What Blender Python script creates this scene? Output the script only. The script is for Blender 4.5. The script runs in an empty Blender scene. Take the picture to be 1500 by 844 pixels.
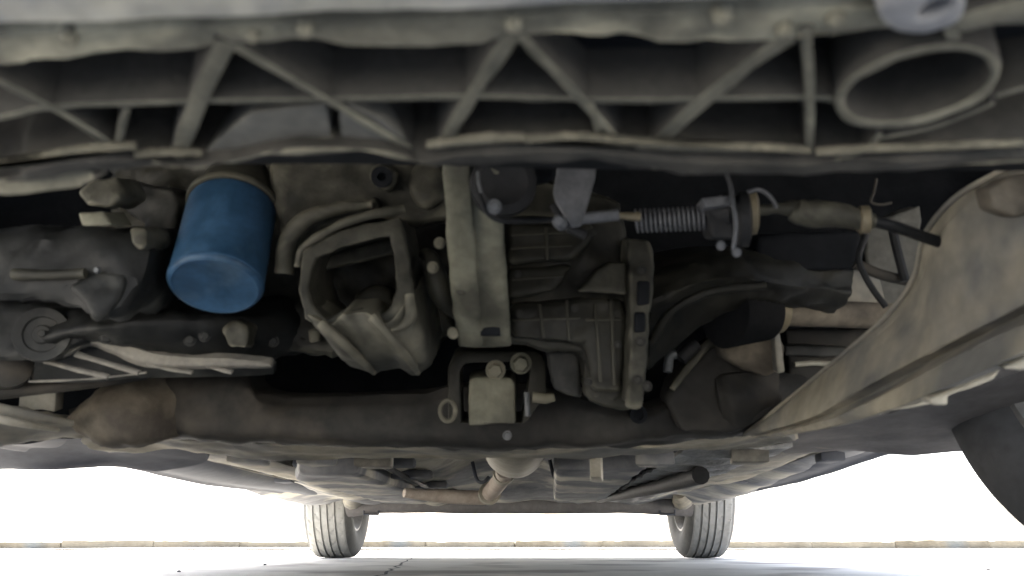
import bpy, bmesh, math, random
from mathutils import Vector, Matrix, noise

random.seed(7)
R = math.radians
S = bpy.context.scene
COL = S.collection

# ------------------------------------------------------------------ camera, light, exposure
CAM_Z, TILT, FPX = 0.055, R(16.7), 1250.0
cam = bpy.data.cameras.new('camera')
cam_o = bpy.data.objects.new('camera', cam)
COL.objects.link(cam_o)
cam_o.location = (0, 0, CAM_Z)
cam_o.rotation_euler = (math.pi / 2 + TILT, 0, 0)
cam.sensor_width = 36
cam.lens = 36 * FPX / 1500
cam.clip_start, cam.clip_end = 0.01, 4000
cam.dof.use_dof = True
cam.dof.focus_distance = 2.6
cam.dof.aperture_fstop = 10
cam.dof.aperture_blades = 0
S.camera = cam_o

SUN_EL, SUN_AZ = 51.0, -18.0      # azimuth from +Y (behind the car), towards +X
w = bpy.data.worlds.new('World')
S.world = w
w.use_nodes = True
nt = w.node_tree
sky = nt.nodes.new('ShaderNodeTexSky')
sky.sky_type = 'NISHITA'
sky.sun_disc = False
sky.sun_elevation = R(SUN_EL)
sky.sun_rotation = R(SUN_AZ)
sky.air_density = .8
sky.dust_density = 3.6
sky.ozone_density = 0
hs = nt.nodes.new('ShaderNodeHueSaturation')          # hazy, whitened summer sky
hs.inputs['Saturation'].default_value = .7
nt.links.new(sky.outputs[0], hs.inputs['Color'])
nt.links.new(hs.outputs[0], nt.nodes['Background'].inputs[0])
nt.nodes['Background'].inputs[1].default_value = 0.15
sun = bpy.data.lights.new('sun', 'SUN')
sun.energy = 4.5
sun.angle = R(0.5)
sun.color = (1, .95, .87)
sun_o = bpy.data.objects.new('sun', sun)
COL.objects.link(sun_o)
sd = Vector((math.sin(R(SUN_AZ)) * math.cos(R(SUN_EL)), math.cos(R(SUN_AZ)) * math.cos(R(SUN_EL)), math.sin(R(SUN_EL))))
sun_o.rotation_euler = sd.to_track_quat('Z', 'Y').to_euler()
sun_o.location = (-3, 6, 9)
S.view_settings.view_transform = 'Standard'
S.view_settings.look = 'None'
S.view_settings.gamma = 1
S.view_settings.use_curve_mapping = False
S.view_settings.exposure = 3.12
S.cycles.use_denoising = True
S.cycles.max_bounces = 10
S.cycles.diffuse_bounces = 7
S.cycles.glossy_bounces = 4
S.cycles.sample_clamp_indirect = 8
S.cycles.caustics_reflective = False
S.cycles.caustics_refractive = False


# ------------------------------------------------------------------ sight lines to metres
def ray(px, py):
    dx, dy = (px - 750) / FPX, (422 - py) / FPX
    return Vector((dx, math.cos(TILT) - dy * math.sin(TILT), math.sin(TILT) + dy * math.cos(TILT)))


def P(px, py, Y):
    d = ray(px, py)
    return d * (Y / d.y) + Vector((0, 0, CAM_Z))


def Z(px, py, z):
    d = ray(px, py)
    return d * ((z - CAM_Z) / d.z) + Vector((0, 0, CAM_Z))


def PX(Y, n):                      # metres covered by n photo pixels at distance Y
    return n * Y * 1.03 / FPX


# ------------------------------------------------------------------ materials
def mat(name, c1, c2, scale=30, rough=.8, metal=0, bump=.22, bscale=None, c3=None, t3=.62, contrast=.16, spec=.25, streak=None, edge=None, k=1.0):
    c1, c2 = [a * k for a in c1], [a * k for a in c2]
    c3 = [a * k for a in c3] if c3 else None
    m = bpy.data.materials.new(name)
    m.use_nodes = True
    n, l = m.node_tree.nodes, m.node_tree.links
    b = n['Principled BSDF']
    tc = n.new('ShaderNodeTexCoord')
    mp = n.new('ShaderNodeMapping')
    if streak:
        mp.inputs['Scale'].default_value = streak
    l.new(tc.outputs['Object'], mp.inputs[0])
    n1 = n.new('ShaderNodeTexNoise')
    n1.inputs['Scale'].default_value = scale
    n1.inputs['Detail'].default_value = 7
    n1.inputs['Roughness'].default_value = .62
    n1.inputs['Distortion'].default_value = .4
    l.new(mp.outputs[0], n1.inputs['Vector'])
    r1 = n.new('ShaderNodeMapRange')
    r1.inputs[1].default_value = .5 - contrast
    r1.inputs[2].default_value = .5 + contrast
    l.new(n1.outputs[0], r1.inputs[0])
    mx = n.new('ShaderNodeMix')
    mx.data_type = 'RGBA'
    mx.inputs[6].default_value = (*c1, 1)
    mx.inputs[7].default_value = (*c2, 1)
    l.new(r1.outputs[0], mx.inputs[0])
    out = mx.outputs[2]
    if c3:
        n3 = n.new('ShaderNodeTexNoise')
        n3.inputs['Scale'].default_value = scale * .55
        n3.inputs['Detail'].default_value = 5
        off = n.new('ShaderNodeMapping')
        off.inputs['Location'].default_value = (3.1, 1.7, .4)
        l.new(mp.outputs[0], off.inputs[0])
        l.new(off.outputs[0], n3.inputs['Vector'])
        r3 = n.new('ShaderNodeMapRange')
        r3.inputs[1].default_value = t3 - .06
        r3.inputs[2].default_value = t3 + .08
        l.new(n3.outputs[0], r3.inputs[0])
        m3 = n.new('ShaderNodeMix')
        m3.data_type = 'RGBA'
        m3.inputs[7].default_value = (*c3, 1)
        l.new(out, m3.inputs[6])
        l.new(r3.outputs[0], m3.inputs[0])
        out = m3.outputs[2]
    # fine speckle of grime
    n4 = n.new('ShaderNodeTexNoise')
    n4.inputs['Scale'].default_value = scale * 7
    n4.inputs['Detail'].default_value = 4
    l.new(tc.outputs['Object'], n4.inputs['Vector'])
    r4 = n.new('ShaderNodeMapRange')
    r4.inputs[1].default_value, r4.inputs[2].default_value = .3, .7
    r4.inputs[3].default_value, r4.inputs[4].default_value = .90, 1.10
    l.new(n4.outputs[0], r4.inputs[0])
    m4 = n.new('ShaderNodeVectorMath')
    m4.operation = 'SCALE'
    l.new(out, m4.inputs[0])
    l.new(r4.outputs[0], m4.inputs['Scale'])
    out = m4.outputs[0]
    if edge:                                        # rubbed, dusty edges
        ge = n.new('ShaderNodeNewGeometry')
        re = n.new('ShaderNodeMapRange')
        re.inputs[1].default_value, re.inputs[2].default_value = .53, .63
        l.new(ge.outputs['Pointiness'], re.inputs[0])
        me_ = n.new('ShaderNodeMix')
        me_.data_type = 'RGBA'
        me_.inputs[7].default_value = (*edge, 1)
        l.new(out, me_.inputs[6])
        l.new(re.outputs[0], me_.inputs[0])
        out = me_.outputs[2]
    l.new(out, b.inputs['Base Color'])
    b.inputs['Metallic'].default_value = metal
    b.inputs['Specular IOR Level'].default_value = spec
    rr = n.new('ShaderNodeMapRange')
    rr.inputs[3].default_value = max(.05, rough - .12)
    rr.inputs[4].default_value = min(1, rough + .12)
    l.new(n1.outputs[0], rr.inputs[0])
    l.new(rr.outputs[0], b.inputs['Roughness'])
    if bump:
        nb = n.new('ShaderNodeTexNoise')
        nb.inputs['Scale'].default_value = bscale or scale * 3.5
        nb.inputs['Detail'].default_value = 5
        l.new(tc.outputs['Object'], nb.inputs['Vector'])
        bp = n.new('ShaderNodeBump')
        bp.inputs['Strength'].default_value = bump
        bp.inputs['Distance'].default_value = .004
        l.new(nb.outputs[0], bp.inputs['Height'])
        l.new(bp.outputs[0], b.inputs['Normal'])
    return m


M = {}
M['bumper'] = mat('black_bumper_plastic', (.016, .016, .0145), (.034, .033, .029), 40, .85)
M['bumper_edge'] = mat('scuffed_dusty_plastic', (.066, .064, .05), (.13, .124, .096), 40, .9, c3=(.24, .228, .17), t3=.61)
M['skin'] = mat('bumper_paint', (.135, .14, .148), (.18, .182, .186), 18, .65, c3=(.32, .31, .26), t3=.6)
M['grey_panel'] = mat('grey_plastic', (.070, .070, .063), (.105, .103, .092), 24, .85)
M['blue'] = mat('blue_enamel', (.010, .036, .074), (.025, .068, .13), 26, .55, bump=.05, contrast=.13, c3=(.065, .105, .145), t3=.61, spec=.35)
M['cast'] = mat('cast_aluminium', (.013, .0128, .0098), (.048, .0465, .036), 28, .65, c3=(.092, .088, .068), t3=.61, edge=(.17, .16, .12))
M['cast_dark'] = mat('oily_casting', (.0055, .0055, .0043), (.020, .0195, .0145), 24, .6, c3=(.04, .0385, .03), t3=.62, edge=(.055, .053, .04))
M['oily'] = mat('oil_black_steel', (.0035, .0039, .004), (.013, .0138, .013), 20, .6, c3=(.055, .055, .049), t3=.65, spec=.25)
M['black'] = mat('black_rubber', (.005, .0055, .0065), (.013, .0135, .0145), 40, .65, bump=.2)
M['void'] = mat('void_dark_steel', (.004, .005, .0065), (.010, .011, .013), 20, .9, bump=.2, spec=.1)  # dark steel parts; also paints the shade of gaps and voids
M['beam'] = mat('olive_steel', (.08, .079, .058), (.145, .142, .108), 22, .7, c3=(.045, .044, .034), t3=.58)
M['zinc'] = mat('zinc_bolt', (.06, .064, .067), (.11, .115, .12), 60, .5, metal=.3, bump=.1)
M['lever'] = mat('grey_painted_steel', (.055, .058, .064), (.10, .103, .110), 45, .6, metal=.2, bump=.1)
M['brass'] = mat('dull_brass', (.11, .094, .06), (.17, .145, .10), 50, .6, metal=.2, bump=.1)
M['rust'] = mat('rusty_steel', (.07, .06, .046), (.145, .126, .098), 22, .88, c3=(.05, .043, .036), t3=.58)
M['dusty'] = mat('dusted_steel', (.22, .20, .155), (.355, .325, .255), 11, .85, c3=(.13, .13, .122), t3=.55)
M['dust_edge'] = mat('dust_streaked_steel', (.10, .098, .092), (.36, .33, .26), 9, .85, c3=(.04, .042, .05), t3=.56, streak=(1, .35, 3))
M['plate'] = mat('dusty_plate', (.11, .105, .094), (.20, .188, .16), 25, .85)
M['sub'] = mat('subframe_steel', (.011, .011, .0105), (.034, .032, .0285), 13, .75, c3=(.065, .057, .046), t3=.6)
M['under'] = mat('underbody_paint', (.042, .048, .064), (.07, .076, .09), 7, .75, c3=(.13, .125, .11), t3=.64, streak=(1, .4, 1))
M['under_dark'] = mat('underbody_sealer', (.08, .086, .097), (.21, .213, .22), 9, .8, c3=(.40, .38, .32), t3=.55)
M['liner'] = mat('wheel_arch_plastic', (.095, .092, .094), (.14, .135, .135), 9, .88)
M['pipe'] = mat('tan_exhaust_steel', (.31, .265, .225), (.42, .37, .32), 16, .65, metal=.1)
M['shield'] = mat('heat_shield_metal', (.24, .225, .18), (.34, .32, .27), 20, .6, metal=.15, bump=.2)
M['foil'] = mat('crinkled_foil', (.14, .14, .14), (.28, .28, .27), 30, .5, metal=.4, bump=.7, bscale=70)
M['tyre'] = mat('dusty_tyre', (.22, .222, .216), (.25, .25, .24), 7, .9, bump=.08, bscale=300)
M['tyre_dark'] = mat('dark_tyre', (.048, .05, .054), (.072, .074, .077), 9, .9, bump=.1, bscale=300)  # darker rubber tone for the front tyres
M['rim'] = mat('wheel_steel', (.15, .15, .15), (.22, .22, .215), 15, .55, metal=.3)
M['paint'] = mat('body_paint', (.42, .43, .44), (.46, .47, .48), 3, .4, bump=0, spec=.5)
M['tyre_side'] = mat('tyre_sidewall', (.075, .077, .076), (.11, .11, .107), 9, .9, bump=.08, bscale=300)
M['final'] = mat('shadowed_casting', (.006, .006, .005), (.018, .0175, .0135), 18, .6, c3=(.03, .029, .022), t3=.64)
M['shaded_step_face'] = mat('shaded_step_face', (.04, .034, .028), (.07, .06, .05), 1.2, .9)  # shade on the paving step's upright face, put into a dark colour
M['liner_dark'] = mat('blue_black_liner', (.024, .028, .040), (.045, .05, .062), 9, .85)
M['bumper_rim'] = mat('worn_rim_plastic', (.045, .044, .035), (.10, .096, .075), 60, .9, c3=(.17, .16, .12), t3=.62)
M['fin'] = mat('fin_aluminium', (.02, .02, .021), (.04, .04, .04), 40, .6, metal=.3)


# ------------------------------------------------------------------ mesh helpers
def cr(p0, p1, p2, p3, t):
    return .5 * ((2 * p1) + (p2 - p0) * t + (2 * p0 - 5 * p1 + 4 * p2 - p3) * t * t + (3 * p1 - p0 - 3 * p2 + p3) * t ** 3)


def spline(pts, n):
    pts = [Vector(p) for p in pts]
    if len(pts) < 3:
        return [pts[0].lerp(pts[-1], i / n) for i in range(n + 1)]
    out, m = [], len(pts) - 1
    for i in range(n + 1):
        u = i / n * m
        k = min(int(u), m - 1)
        t = u - k
        g = lambda j: pts[max(0, min(m, j))]
        p0 = g(k - 1) if k > 0 else 2 * pts[0] - pts[1]
        p3 = g(k + 2) if k + 2 <= m else 2 * pts[m] - pts[m - 1]
        out.append(cr(p0, g(k), g(k + 1), p3, t))
    return out


WORLD = {}


class MB:
    def __init__(self):
        self.v, self.f = [], []

    def add(self, vs, fs):
        o = len(self.v)
        self.v += [Vector(x) for x in vs]
        self.f += [tuple(i + o for i in q) for q in fs]
        return self

    def prism(self, poly, vec):
        n = len(poly)
        vec = Vector(vec)
        vs = [Vector(p) for p in poly] + [Vector(p) + vec for p in poly]
        fs = [tuple(range(n)), tuple(range(2 * n - 1, n - 1, -1))]
        fs += [(i, i + n, (i + 1) % n + n, (i + 1) % n) for i in range(n)]
        return self.add(vs, fs)

    def ring(self, outer, inner, vec):
        n = len(outer)
        vec = Vector(vec)
        vs = [Vector(p) for p in outer] + [Vector(p) for p in inner]
        vs += [p + vec for p in vs]
        fs = []
        for i in range(n):
            j = (i + 1) % n
            fs += [(i, j, n + j, n + i), (2 * n + i, 3 * n + i, 3 * n + j, 2 * n + j), (i, 2 * n + i, 2 * n + j, j),
                   (n + i, n + j, 3 * n + j, 3 * n + i)]
        return self.add(vs, fs)

    def tube(self, pts, r, n=12, sm=0, caps=True, flat=1.0):
        pts = [Vector(p) for p in pts]
        rs = r if isinstance(r, (list, tuple)) else [r] * len(pts)
        if sm:
            q = spline([Vector((p.x, p.y, p.z, a)) for p, a in zip(pts, rs)], sm)
            pts = [Vector(x[:3]) for x in q]
            rs = [x[3] for x in q]
        vs, fs, m = [], [], len(pts)
        ref = None
        for i, p in enumerate(pts):
            t = (pts[min(i + 1, m - 1)] - pts[max(i - 1, 0)]).normalized()
            if ref is None:
                ref = t.orthogonal().normalized()
            ref = (ref - t * ref.dot(t)).normalized()
            b = t.cross(ref)
            for k in range(n):
                a = 2 * math.pi * k / n
                vs.append(p + (ref * math.cos(a) + b * math.sin(a) * flat) * rs[i])
        for i in range(m - 1):
            for k in range(n):
                k2 = (k + 1) % n
                fs.append((i * n + k, i * n + k2, (i + 1) * n + k2, (i + 1) * n + k))
        if caps:
            fs += [tuple(range(n - 1, -1, -1)), tuple(range((m - 1) * n, m * n))]
        return self.add(vs, fs)

    def lathe(self, o, axis, prof, n=32, caps=True):
        o, axis = Vector(o), Vector(axis).normalized()
        u = axis.orthogonal().normalized()
        w_ = axis.cross(u)
        vs, fs, m = [], [], len(prof)
        for t, r in prof:
            for k in range(n):
                a = 2 * math.pi * k / n
                vs.append(o + axis * t + (u * math.cos(a) + w_ * math.sin(a)) * max(r, 1e-5))
        for i in range(m - 1):
            for k in range(n):
                k2 = (k + 1) % n
                fs.append((i * n + k, i * n + k2, (i + 1) * n + k2, (i + 1) * n + k))
        if caps:
            fs += [tuple(range(n - 1, -1, -1)), tuple(range((m - 1) * n, m * n))]
        return self.add(vs, fs)

    def box(self, c, s, rot=None):
        c = Vector(c)
        h = Vector(s) / 2
        vs = [Vector((x * h.x, y * h.y, z * h.z)) for x in (-1, 1) for y in (-1, 1) for z in (-1, 1)]
        if rot is not None:
            vs = [rot @ v for v in vs]
        vs = [v + c for v in vs]
        return self.add(vs, [(0, 1, 3, 2), (4, 6, 7, 5), (0, 4, 5, 1), (2, 3, 7, 6), (0, 2, 6, 4), (1, 5, 7, 3)])

    def patch(self, rows, nu, nv, vec, relief=None):
        vec = Vector(vec)
        cols = [spline(r, nu) for r in rows]
        grid = [spline([c[i] for c in cols], nv) for i in range(nu + 1)]      # grid[u][v]
        if relief:
            for i in range(nu + 1):
                for j in range(nv + 1):
                    grid[i][j] = grid[i][j] + Vector(relief(i / nu, j / nv, grid[i][j]))
        vs = [grid[i][j] for i in range(nu + 1) for j in range(nv + 1)]
        m = len(vs)
        vs += [p + vec for p in vs]
        W = nv + 1
        fs = []
        for i in range(nu):
            for j in range(nv):
                a, b, c, d = i * W + j, (i + 1) * W + j, (i + 1) * W + j + 1, i * W + j + 1
                fs += [(a, b, c, d), (m + d, m + c, m + b, m + a)]
        edge = [i * W for i in range(nu + 1)] + [nu * W + j for j in range(1, W)] + \
               [i * W + nv for i in range(nu - 1, -1, -1)] + [j for j in range(nv - 1, 0, -1)]
        for k in range(len(edge)):
            a, b = edge[k], edge[(k + 1) % len(edge)]
            fs.append((a, m + a, m + b, b))
        return self.add(vs, fs)

    def hexbolt(self, c, axis, r, h=None):
        axis = Vector(axis).normalized()
        h = h or r * .9
        self.lathe(c, axis, [(0, r * 1.35), (h * .25, r * 1.35)], 16)
        self.lathe(Vector(c) + axis * h * .25, axis, [(0, r), (h * .8, r), (h, r * .8)], 6)
        return self

    def build(self, name, m, parent=None, bevel=0, seg=2, amp=0, nscale=40, cell=0, angle=38, label=None, smooth=True, edge_m=None, edge_z=-.62):
        bm = bmesh.new()
        vv = [bm.verts.new(p) for p in self.v]
        for q in self.f:
            try:
                bm.faces.new([vv[i] for i in q])
            except ValueError:
                pass
        bmesh.ops.recalc_face_normals(bm, faces=bm.faces)
        if bevel:
            es = [e for e in bm.edges if len(e.link_faces) == 2 and e.calc_face_angle(0) > R(28)]
            bmesh.ops.bevel(bm, geom=es, offset=bevel, segments=seg, affect='EDGES', clamp_overlap=True, profile=.5)
        if cell:
            for _ in range(5):
                es = [e for e in bm.edges if e.calc_length() > cell]
                if not es or len(bm.verts) > 30000:
                    break
                bmesh.ops.triangulate(bm, faces=[f for f in bm.faces if len(f.verts) > 4])
                es = [e for e in bm.edges if e.calc_length() > cell]
                bmesh.ops.subdivide_edges(bm, edges=es, cuts=1, use_grid_fill=True)
            bmesh.ops.triangulate(bm, faces=[f for f in bm.faces if len(f.verts) > 4])
        if amp:
            bm.normal_update()
            sd_ = Vector((random.random() * 50, random.random() * 50, 0))
            mv = [(v, v.normal * amp * (noise.fractal(v.co * nscale + sd_, .9, 2.1, 3))) for v in bm.verts]
            for v, d in mv:
                v.co += d
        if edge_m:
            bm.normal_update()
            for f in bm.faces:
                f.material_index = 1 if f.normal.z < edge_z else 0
        lo = Vector([min(v.co[i] for v in bm.verts) for i in range(3)])
        hi = Vector([max(v.co[i] for v in bm.verts) for i in range(3)])
        c = (lo + hi) / 2
        for v in bm.verts:
            v.co -= c
        me = bpy.data.meshes.new(name)
        bm.to_mesh(me)
        bm.free()
        me.materials.append(m)
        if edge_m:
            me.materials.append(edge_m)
        if smooth:
            for p in me.polygons:
                p.use_smooth = True
            me.set_sharp_from_angle(angle=R(angle))
        o = bpy.data.objects.new(name, me)
        COL.objects.link(o)
        WORLD[o.name] = c
        if parent:
            o.parent = parent
            o.location = c - WORLD[parent.name]
        else:
            o.location = c
        if label:
            o['label'] = label
        return o


def bolts(parent, spots, r=.007, axis=None, m='zinc'):
    for px, py, Y in spots:
        c = P(px, py, Y)
        a = axis or (cam_o.location - c)
        MB().hexbolt(c, a, r).build('bolt', M[m], parent)


BACK = Vector((0, .94, .34))        # castings lean back with the engine


def poly(pts, Y):
    return [P(p[0], p[1], p[2] if len(p) > 2 else Y) for p in pts]


def casting(name, pts, Y, depth, m, parent, bevel=.006, amp=.003, cell=.012, label=None, vec=None, nscale=40):
    return MB().prism(poly(pts, Y), (Vector(vec) if vec else BACK) * depth).build(name, M[m], parent, bevel=bevel, seg=3, amp=amp, cell=cell, label=label, nscale=nscale)


def ribline(pts, Y, wpx, depth, mb=None, vec=None, proud=.004):
    """A raised cast rib along a line of sight points."""
    mb = mb or MB()
    q = poly(pts, Y)
    for a, b in zip(q[:-1], q[1:]):
        d = (b - a).normalized()
        nrm = Vector((0, 1, 0))
        s = d.cross(nrm).normalized() * PX(Y, wpx) / 2
        f = Vector((0, -proud, 0))
        mb.prism([a - s + f, a + s + f, b + s + f, b - s + f], (vec or BACK) * depth)
    return mb


def structure(o):
    o['kind'] = 'structure'
    return o


# ------------------------------------------------------------------ the setting
def ground_mat():
    m = bpy.data.materials.new('concrete_paving')
    m.use_nodes = True
    n, l = m.node_tree.nodes, m.node_tree.links
    b = n['Principled BSDF']
    tc = n.new('ShaderNodeTexCoord')
    a = n.new('ShaderNodeTexNoise')
    a.inputs['Scale'].default_value = 1.7
    a.inputs['Detail'].default_value = 9
    a.inputs['Roughness'].default_value = .65
    l.new(tc.outputs['Object'], a.inputs['Vector'])
    cr1 = n.new('ShaderNodeValToRGB')
    e = cr1.color_ramp.elements
    e[0].position, e[0].color = .33, (.54, .515, .465, 1)
    e[1].position, e[1].color = .62, (.70, .67, .615, 1)
    l.new(a.outputs[0], cr1.inputs[0])
    s = n.new('ShaderNodeTexNoise')
    s.inputs['Scale'].default_value = 2.6
    s.inputs['Detail'].default_value = 3
    mp = n.new('ShaderNodeMapping')
    mp.inputs['Location'].default_value = (4.2, 9.1, 0)
    l.new(tc.outputs['Object'], mp.inputs[0])
    l.new(mp.outputs[0], s.inputs['Vector'])
    r = n.new('ShaderNodeMapRange')
    r.inputs[1].default_value, r.inputs[2].default_value = .50, .60
    l.new(s.outputs[0], r.inputs[0])
    x = n.new('ShaderNodeMix')
    x.data_type = 'RGBA'
    x.inputs[7].default_value = (.30, .28, .25, 1)
    l.new(cr1.outputs[0], x.inputs[6])
    l.new(r.outputs[0], x.inputs[0])
    l.new(x.outputs[2], b.inputs['Base Color'])
    b.inputs['Roughness'].default_value = .85
    f = n.new('ShaderNodeTexNoise')
    f.inputs['Scale'].default_value = 160
    f.inputs['Detail'].default_value = 4
    l.new(tc.outputs['Object'], f.inputs['Vector'])
    bp = n.new('ShaderNodeBump')
    bp.inputs['Strength'].default_value = .35
    bp.inputs['Distance'].default_value = .003
    l.new(f.outputs[0], bp.inputs['Height'])
    l.new(bp.outputs[0], b.inputs['Normal'])
    return m


g = MB().add([(-1500, -300, 0), (1500, -300, 0), (1500, 3000, 0), (-1500, 3000, 0)], [(0, 1, 2, 3)]).build('ground', ground_mat())
structure(g)
# a crack and a few worn hollows in the concrete
M['crack'] = mat('crack_dirt', (.05, .05, .055), (.10, .10, .10), 40, .95)


def crack(pts, wd):
    mb = MB()
    q = [Z(px, py, .0) for px, py in pts]
    q = spline(q, 26)
    L, Rr = [], []
    for i, p in enumerate(q):
        k = math.sin(math.pi * min(1, .08 + i / 26 * .92)) * .6 + .4
        j = noise.noise(p * 9) * .02
        hw = wd * k * (.7 + .6 * abs(noise.noise(p * 23)))
        L.append((p.x - hw + j, p.y, .004))
        Rr.append((p.x + hw + j, p.y, .004))
    n_ = len(L)
    mb.add(L + Rr, [(i, n_ + i, n_ + i + 1, i + 1) for i in range(n_ - 1)])
    return mb


structure(crack([(545, 870), (560, 846), (580, 833), (590, 826), (607, 817)], .0045).build('ground_crack', M['crack'], smooth=False))

KY = 11.4
M['kerb'] = mat('weathered_kerb', (.13, .112, .08), (.20, .18, .14), 2.2, .9, bump=.4, c3=(.20, .18, .14), t3=.7)
M['kerb2'] = mat('stained_kerb', (.11, .092, .062), (.17, .15, .115), 3.5, .9, bump=.4, c3=(.12, .125, .118), t3=.6)
kerb = bpy.data.objects.new('kerb', None)
COL.objects.link(kerb)
kerb.location = (0, KY, 0)
WORLD['kerb'] = Vector((0, KY, 0))
kerb['kind'] = 'structure'
kerb['label'] = 'low weathered kerb of cream concrete stones behind the car'
x = -14.0
while x < 14:
    L = 1.15 + random.uniform(-.12, .2)
    h = .090 + random.uniform(-.012, .010)
    mb = MB().box((x + L / 2, KY + .08 + random.uniform(-.012, .012), h / 2), (L - .006, .16, h))
    mb.build('kerb_stone', M[random.choice(['kerb', 'kerb', 'kerb2'])], kerb, bevel=.007, amp=.014, cell=.07, nscale=9)
    x += L
M['sand'] = mat('sandy_verge', (.42, .36, .26), (.56, .50, .39), 1.3, .95, bump=.6)
vb = MB().patch([[(-60, KY + .17, .055), (-20, KY + .17, .055), (20, KY + .17, .055), (60, KY + .17, .055)],
                 [(-60, KY + .5, .088), (-20, KY + .5, .088), (20, KY + .5, .088), (60, KY + .5, .088)],
                 [(-60, KY + 3, .06), (-20, KY + 3, .06), (20, KY + 3, .06), (60, KY + 3, .06)]], 400, 10, (0, 0, -.05),
                relief=lambda u, v, p: (0, 0, (.022 * noise.noise(p * 3.1) + .012 * noise.noise(p * 9)) * (1 if v > 0 else .3)))
structure(vb.build('verge', M['sand']))
q = [(-4.2 + i * .22, 8.1 + .05 * noise.noise(Vector((i * .37, 0, 0))), 0) for i in range(30)]
gut = MB().prism([(x_, y_, .001) for x_, y_, _ in q] + [(2.18, KY - .02, .001), (-4.2, KY - .02, .001)], (0, 0, .012))
go = structure(gut.build('paving_step', M['shaded_step_face'], smooth=False))
go.data.materials.append(g.data.materials[0])
for f in go.data.polygons:
    f.material_index = 1 if f.normal.z > .7 else 0  # upright faces take the painted shade, top keeps the paving concrete
for (px, py, s) in ((1159, 816, .007), (1448, 835, .006), (262, 838, .004), (388, 828, .005)):
    c = Z(px, py, 0)
    o = MB().lathe((c.x, c.y, 0), (0, 0, 1), [(0, s * .9), (s * .35, s), (s * .7, s * .6), (s * .8, s * .1)], 8).build('pebble', M['crack'], amp=s * .3, nscale=90)
    o['category'] = 'pebble'
    o['label'] = {1159: 'tiny dark pebble on sunlit ground right of the rear tyre', 1448: 'tiny dark pebble on bright ground near the right photo edge',
                  262: 'smallest dark pebble on the ground at bottom left', 388: 'small dark pebble on the ground left of the left rear tyre',
                  }[px]

# ------------------------------------------------------------------ the car
car = bpy.data.objects.new('car', None)
COL.objects.link(car)
car.location = (0, 2.2, 0)
WORLD['car'] = Vector((0, 2.2, 0))
car['label'] = 'parked car seen from underneath its front bumper, with blue oil filter and dusty underbody'
car['category'] = 'car'


def xc(Y):
    return .033 + .03 * (Y - 3.45)


# ---- body shell
def body():
    mb = MB()
    st = [(.13, .60, .56, .40), (.17, .74, .66, .34), (.28, .81, .74, .25), (.5, .845, .80, .20), (.9, .85, .88, .2), (1.3, .85, .95, .2),
          (1.5, .85, 1.0, .24), (2.0, .85, 1.40, .24), (2.6, .85, 1.45, .24), (3.2, .85, 1.42, .24), (3.5, .85, 1.25, .205), (3.8, .84, 1.0, .23), (4.1, .80, .96, .27),
          (4.22, .70, .85, .33)]
    ys = [.13, .17, .28, .4, .5, .58, .66, .74, .82, .9, .98, 1.06, 1.14, 1.22, 1.3, 1.36, 1.5, 1.75, 2.0, 2.6, 3.0, 3.1, 3.18, 3.26, 3.36, 3.46, 3.56, 3.66, 3.76, 3.84, 3.92, 4.1, 4.22]
    rows = []
    for y in ys:
        k = max(i for i in range(len(st)) if st[i][0] <= y)
        k = min(k, len(st) - 2)
        t = (y - st[k][0]) / (st[k + 1][0] - st[k][0])
        wd, zt, zb = [st[k][i] + (st[k + 1][i] - st[k][i]) * t for i in (1, 2, 3)]
        for c_ in (.98, 3.52):
            if abs(y - c_) < .36:
                zb = max(zb, .3 + math.sqrt(max(0, .36 ** 2 - (y - c_) ** 2)))
        belt = min(zt - .03, .9)
        belt = max(belt, zb + .05)
        top_in = .78 if zt > 1.1 else .93
        half = [(wd - .02, zb), (wd, zb + (belt - zb) * .3), (wd, zb + (belt - zb) * .7), (wd - .03, belt), (wd * top_in, max(zt - .06, belt + .01)), (wd * .55, zt), (0, zt + .01)]
        rows.append([(xc(y) + sx * a, y, b) for sx, hh in ((-1, half), (1, half[-2::-1])) for a, b in hh])
    n = len(rows[0])
    vs = [p for r in rows for p in r]
    fs = [(i * n + k, i * n + k + 1, (i + 1) * n + k + 1, (i + 1) * n + k) for i in range(len(rows) - 1) for k in range(n - 1)]
    m = (len(rows) - 1) * n
    fs += [tuple(range(n)), tuple(m + k for k in range(n))]
    return mb.add(vs, fs).build('body', M['paint'], car, angle=50)


body()

# ---- front bumper: skin, flanges and ribbed underside
ZB = .21


def zline(pts, z=ZB):
    return [Z(a, b, z) for a, b in pts]


def strip(mb, pts, wpx, z0, z1):
    """Upright web following pts (photo px on the plane z0), wpx wide, from z0 up to z1."""
    q = spline(zline(pts, z0), max(2, 4 * (len(pts) - 1)))
    hw = wpx * .345 / FPX / 2
    L, Rr = [], []
    for i, p in enumerate(q):
        d = (q[min(i + 1, len(q) - 1)] - q[max(i - 1, 0)]).normalized()
        s = Vector((-d.y, d.x, 0)) * hw
        L.append(p - s)
        Rr.append(p + s)
    mb.prism(L + Rr[::-1], (0, 0, z1 - z0))
    return mb


lip = [(-260, 44), (0, 32), (330, 24), (600, 12), (1000, 0), (1300, -16), (1750, -40)]
r0 = zline(lip, .207)
bump_o = MB().patch([r0, [p + Vector((0, -.03, .002)) for p in r0], [p + Vector((0, -.07, .02)) for p in r0], [p + Vector((0, -.10, .07)) for p in r0],
                     [p + Vector((0, -.11, .16)) for p in r0], [p + Vector((0, -.09, .25)) for p in r0]], 40, 16, (0, .004, .003)).build(
    'front_bumper', M['skin'], car, amp=.001, nscale=60, label='front bumper seen from below, dusty ribbed plastic underside')

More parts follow.
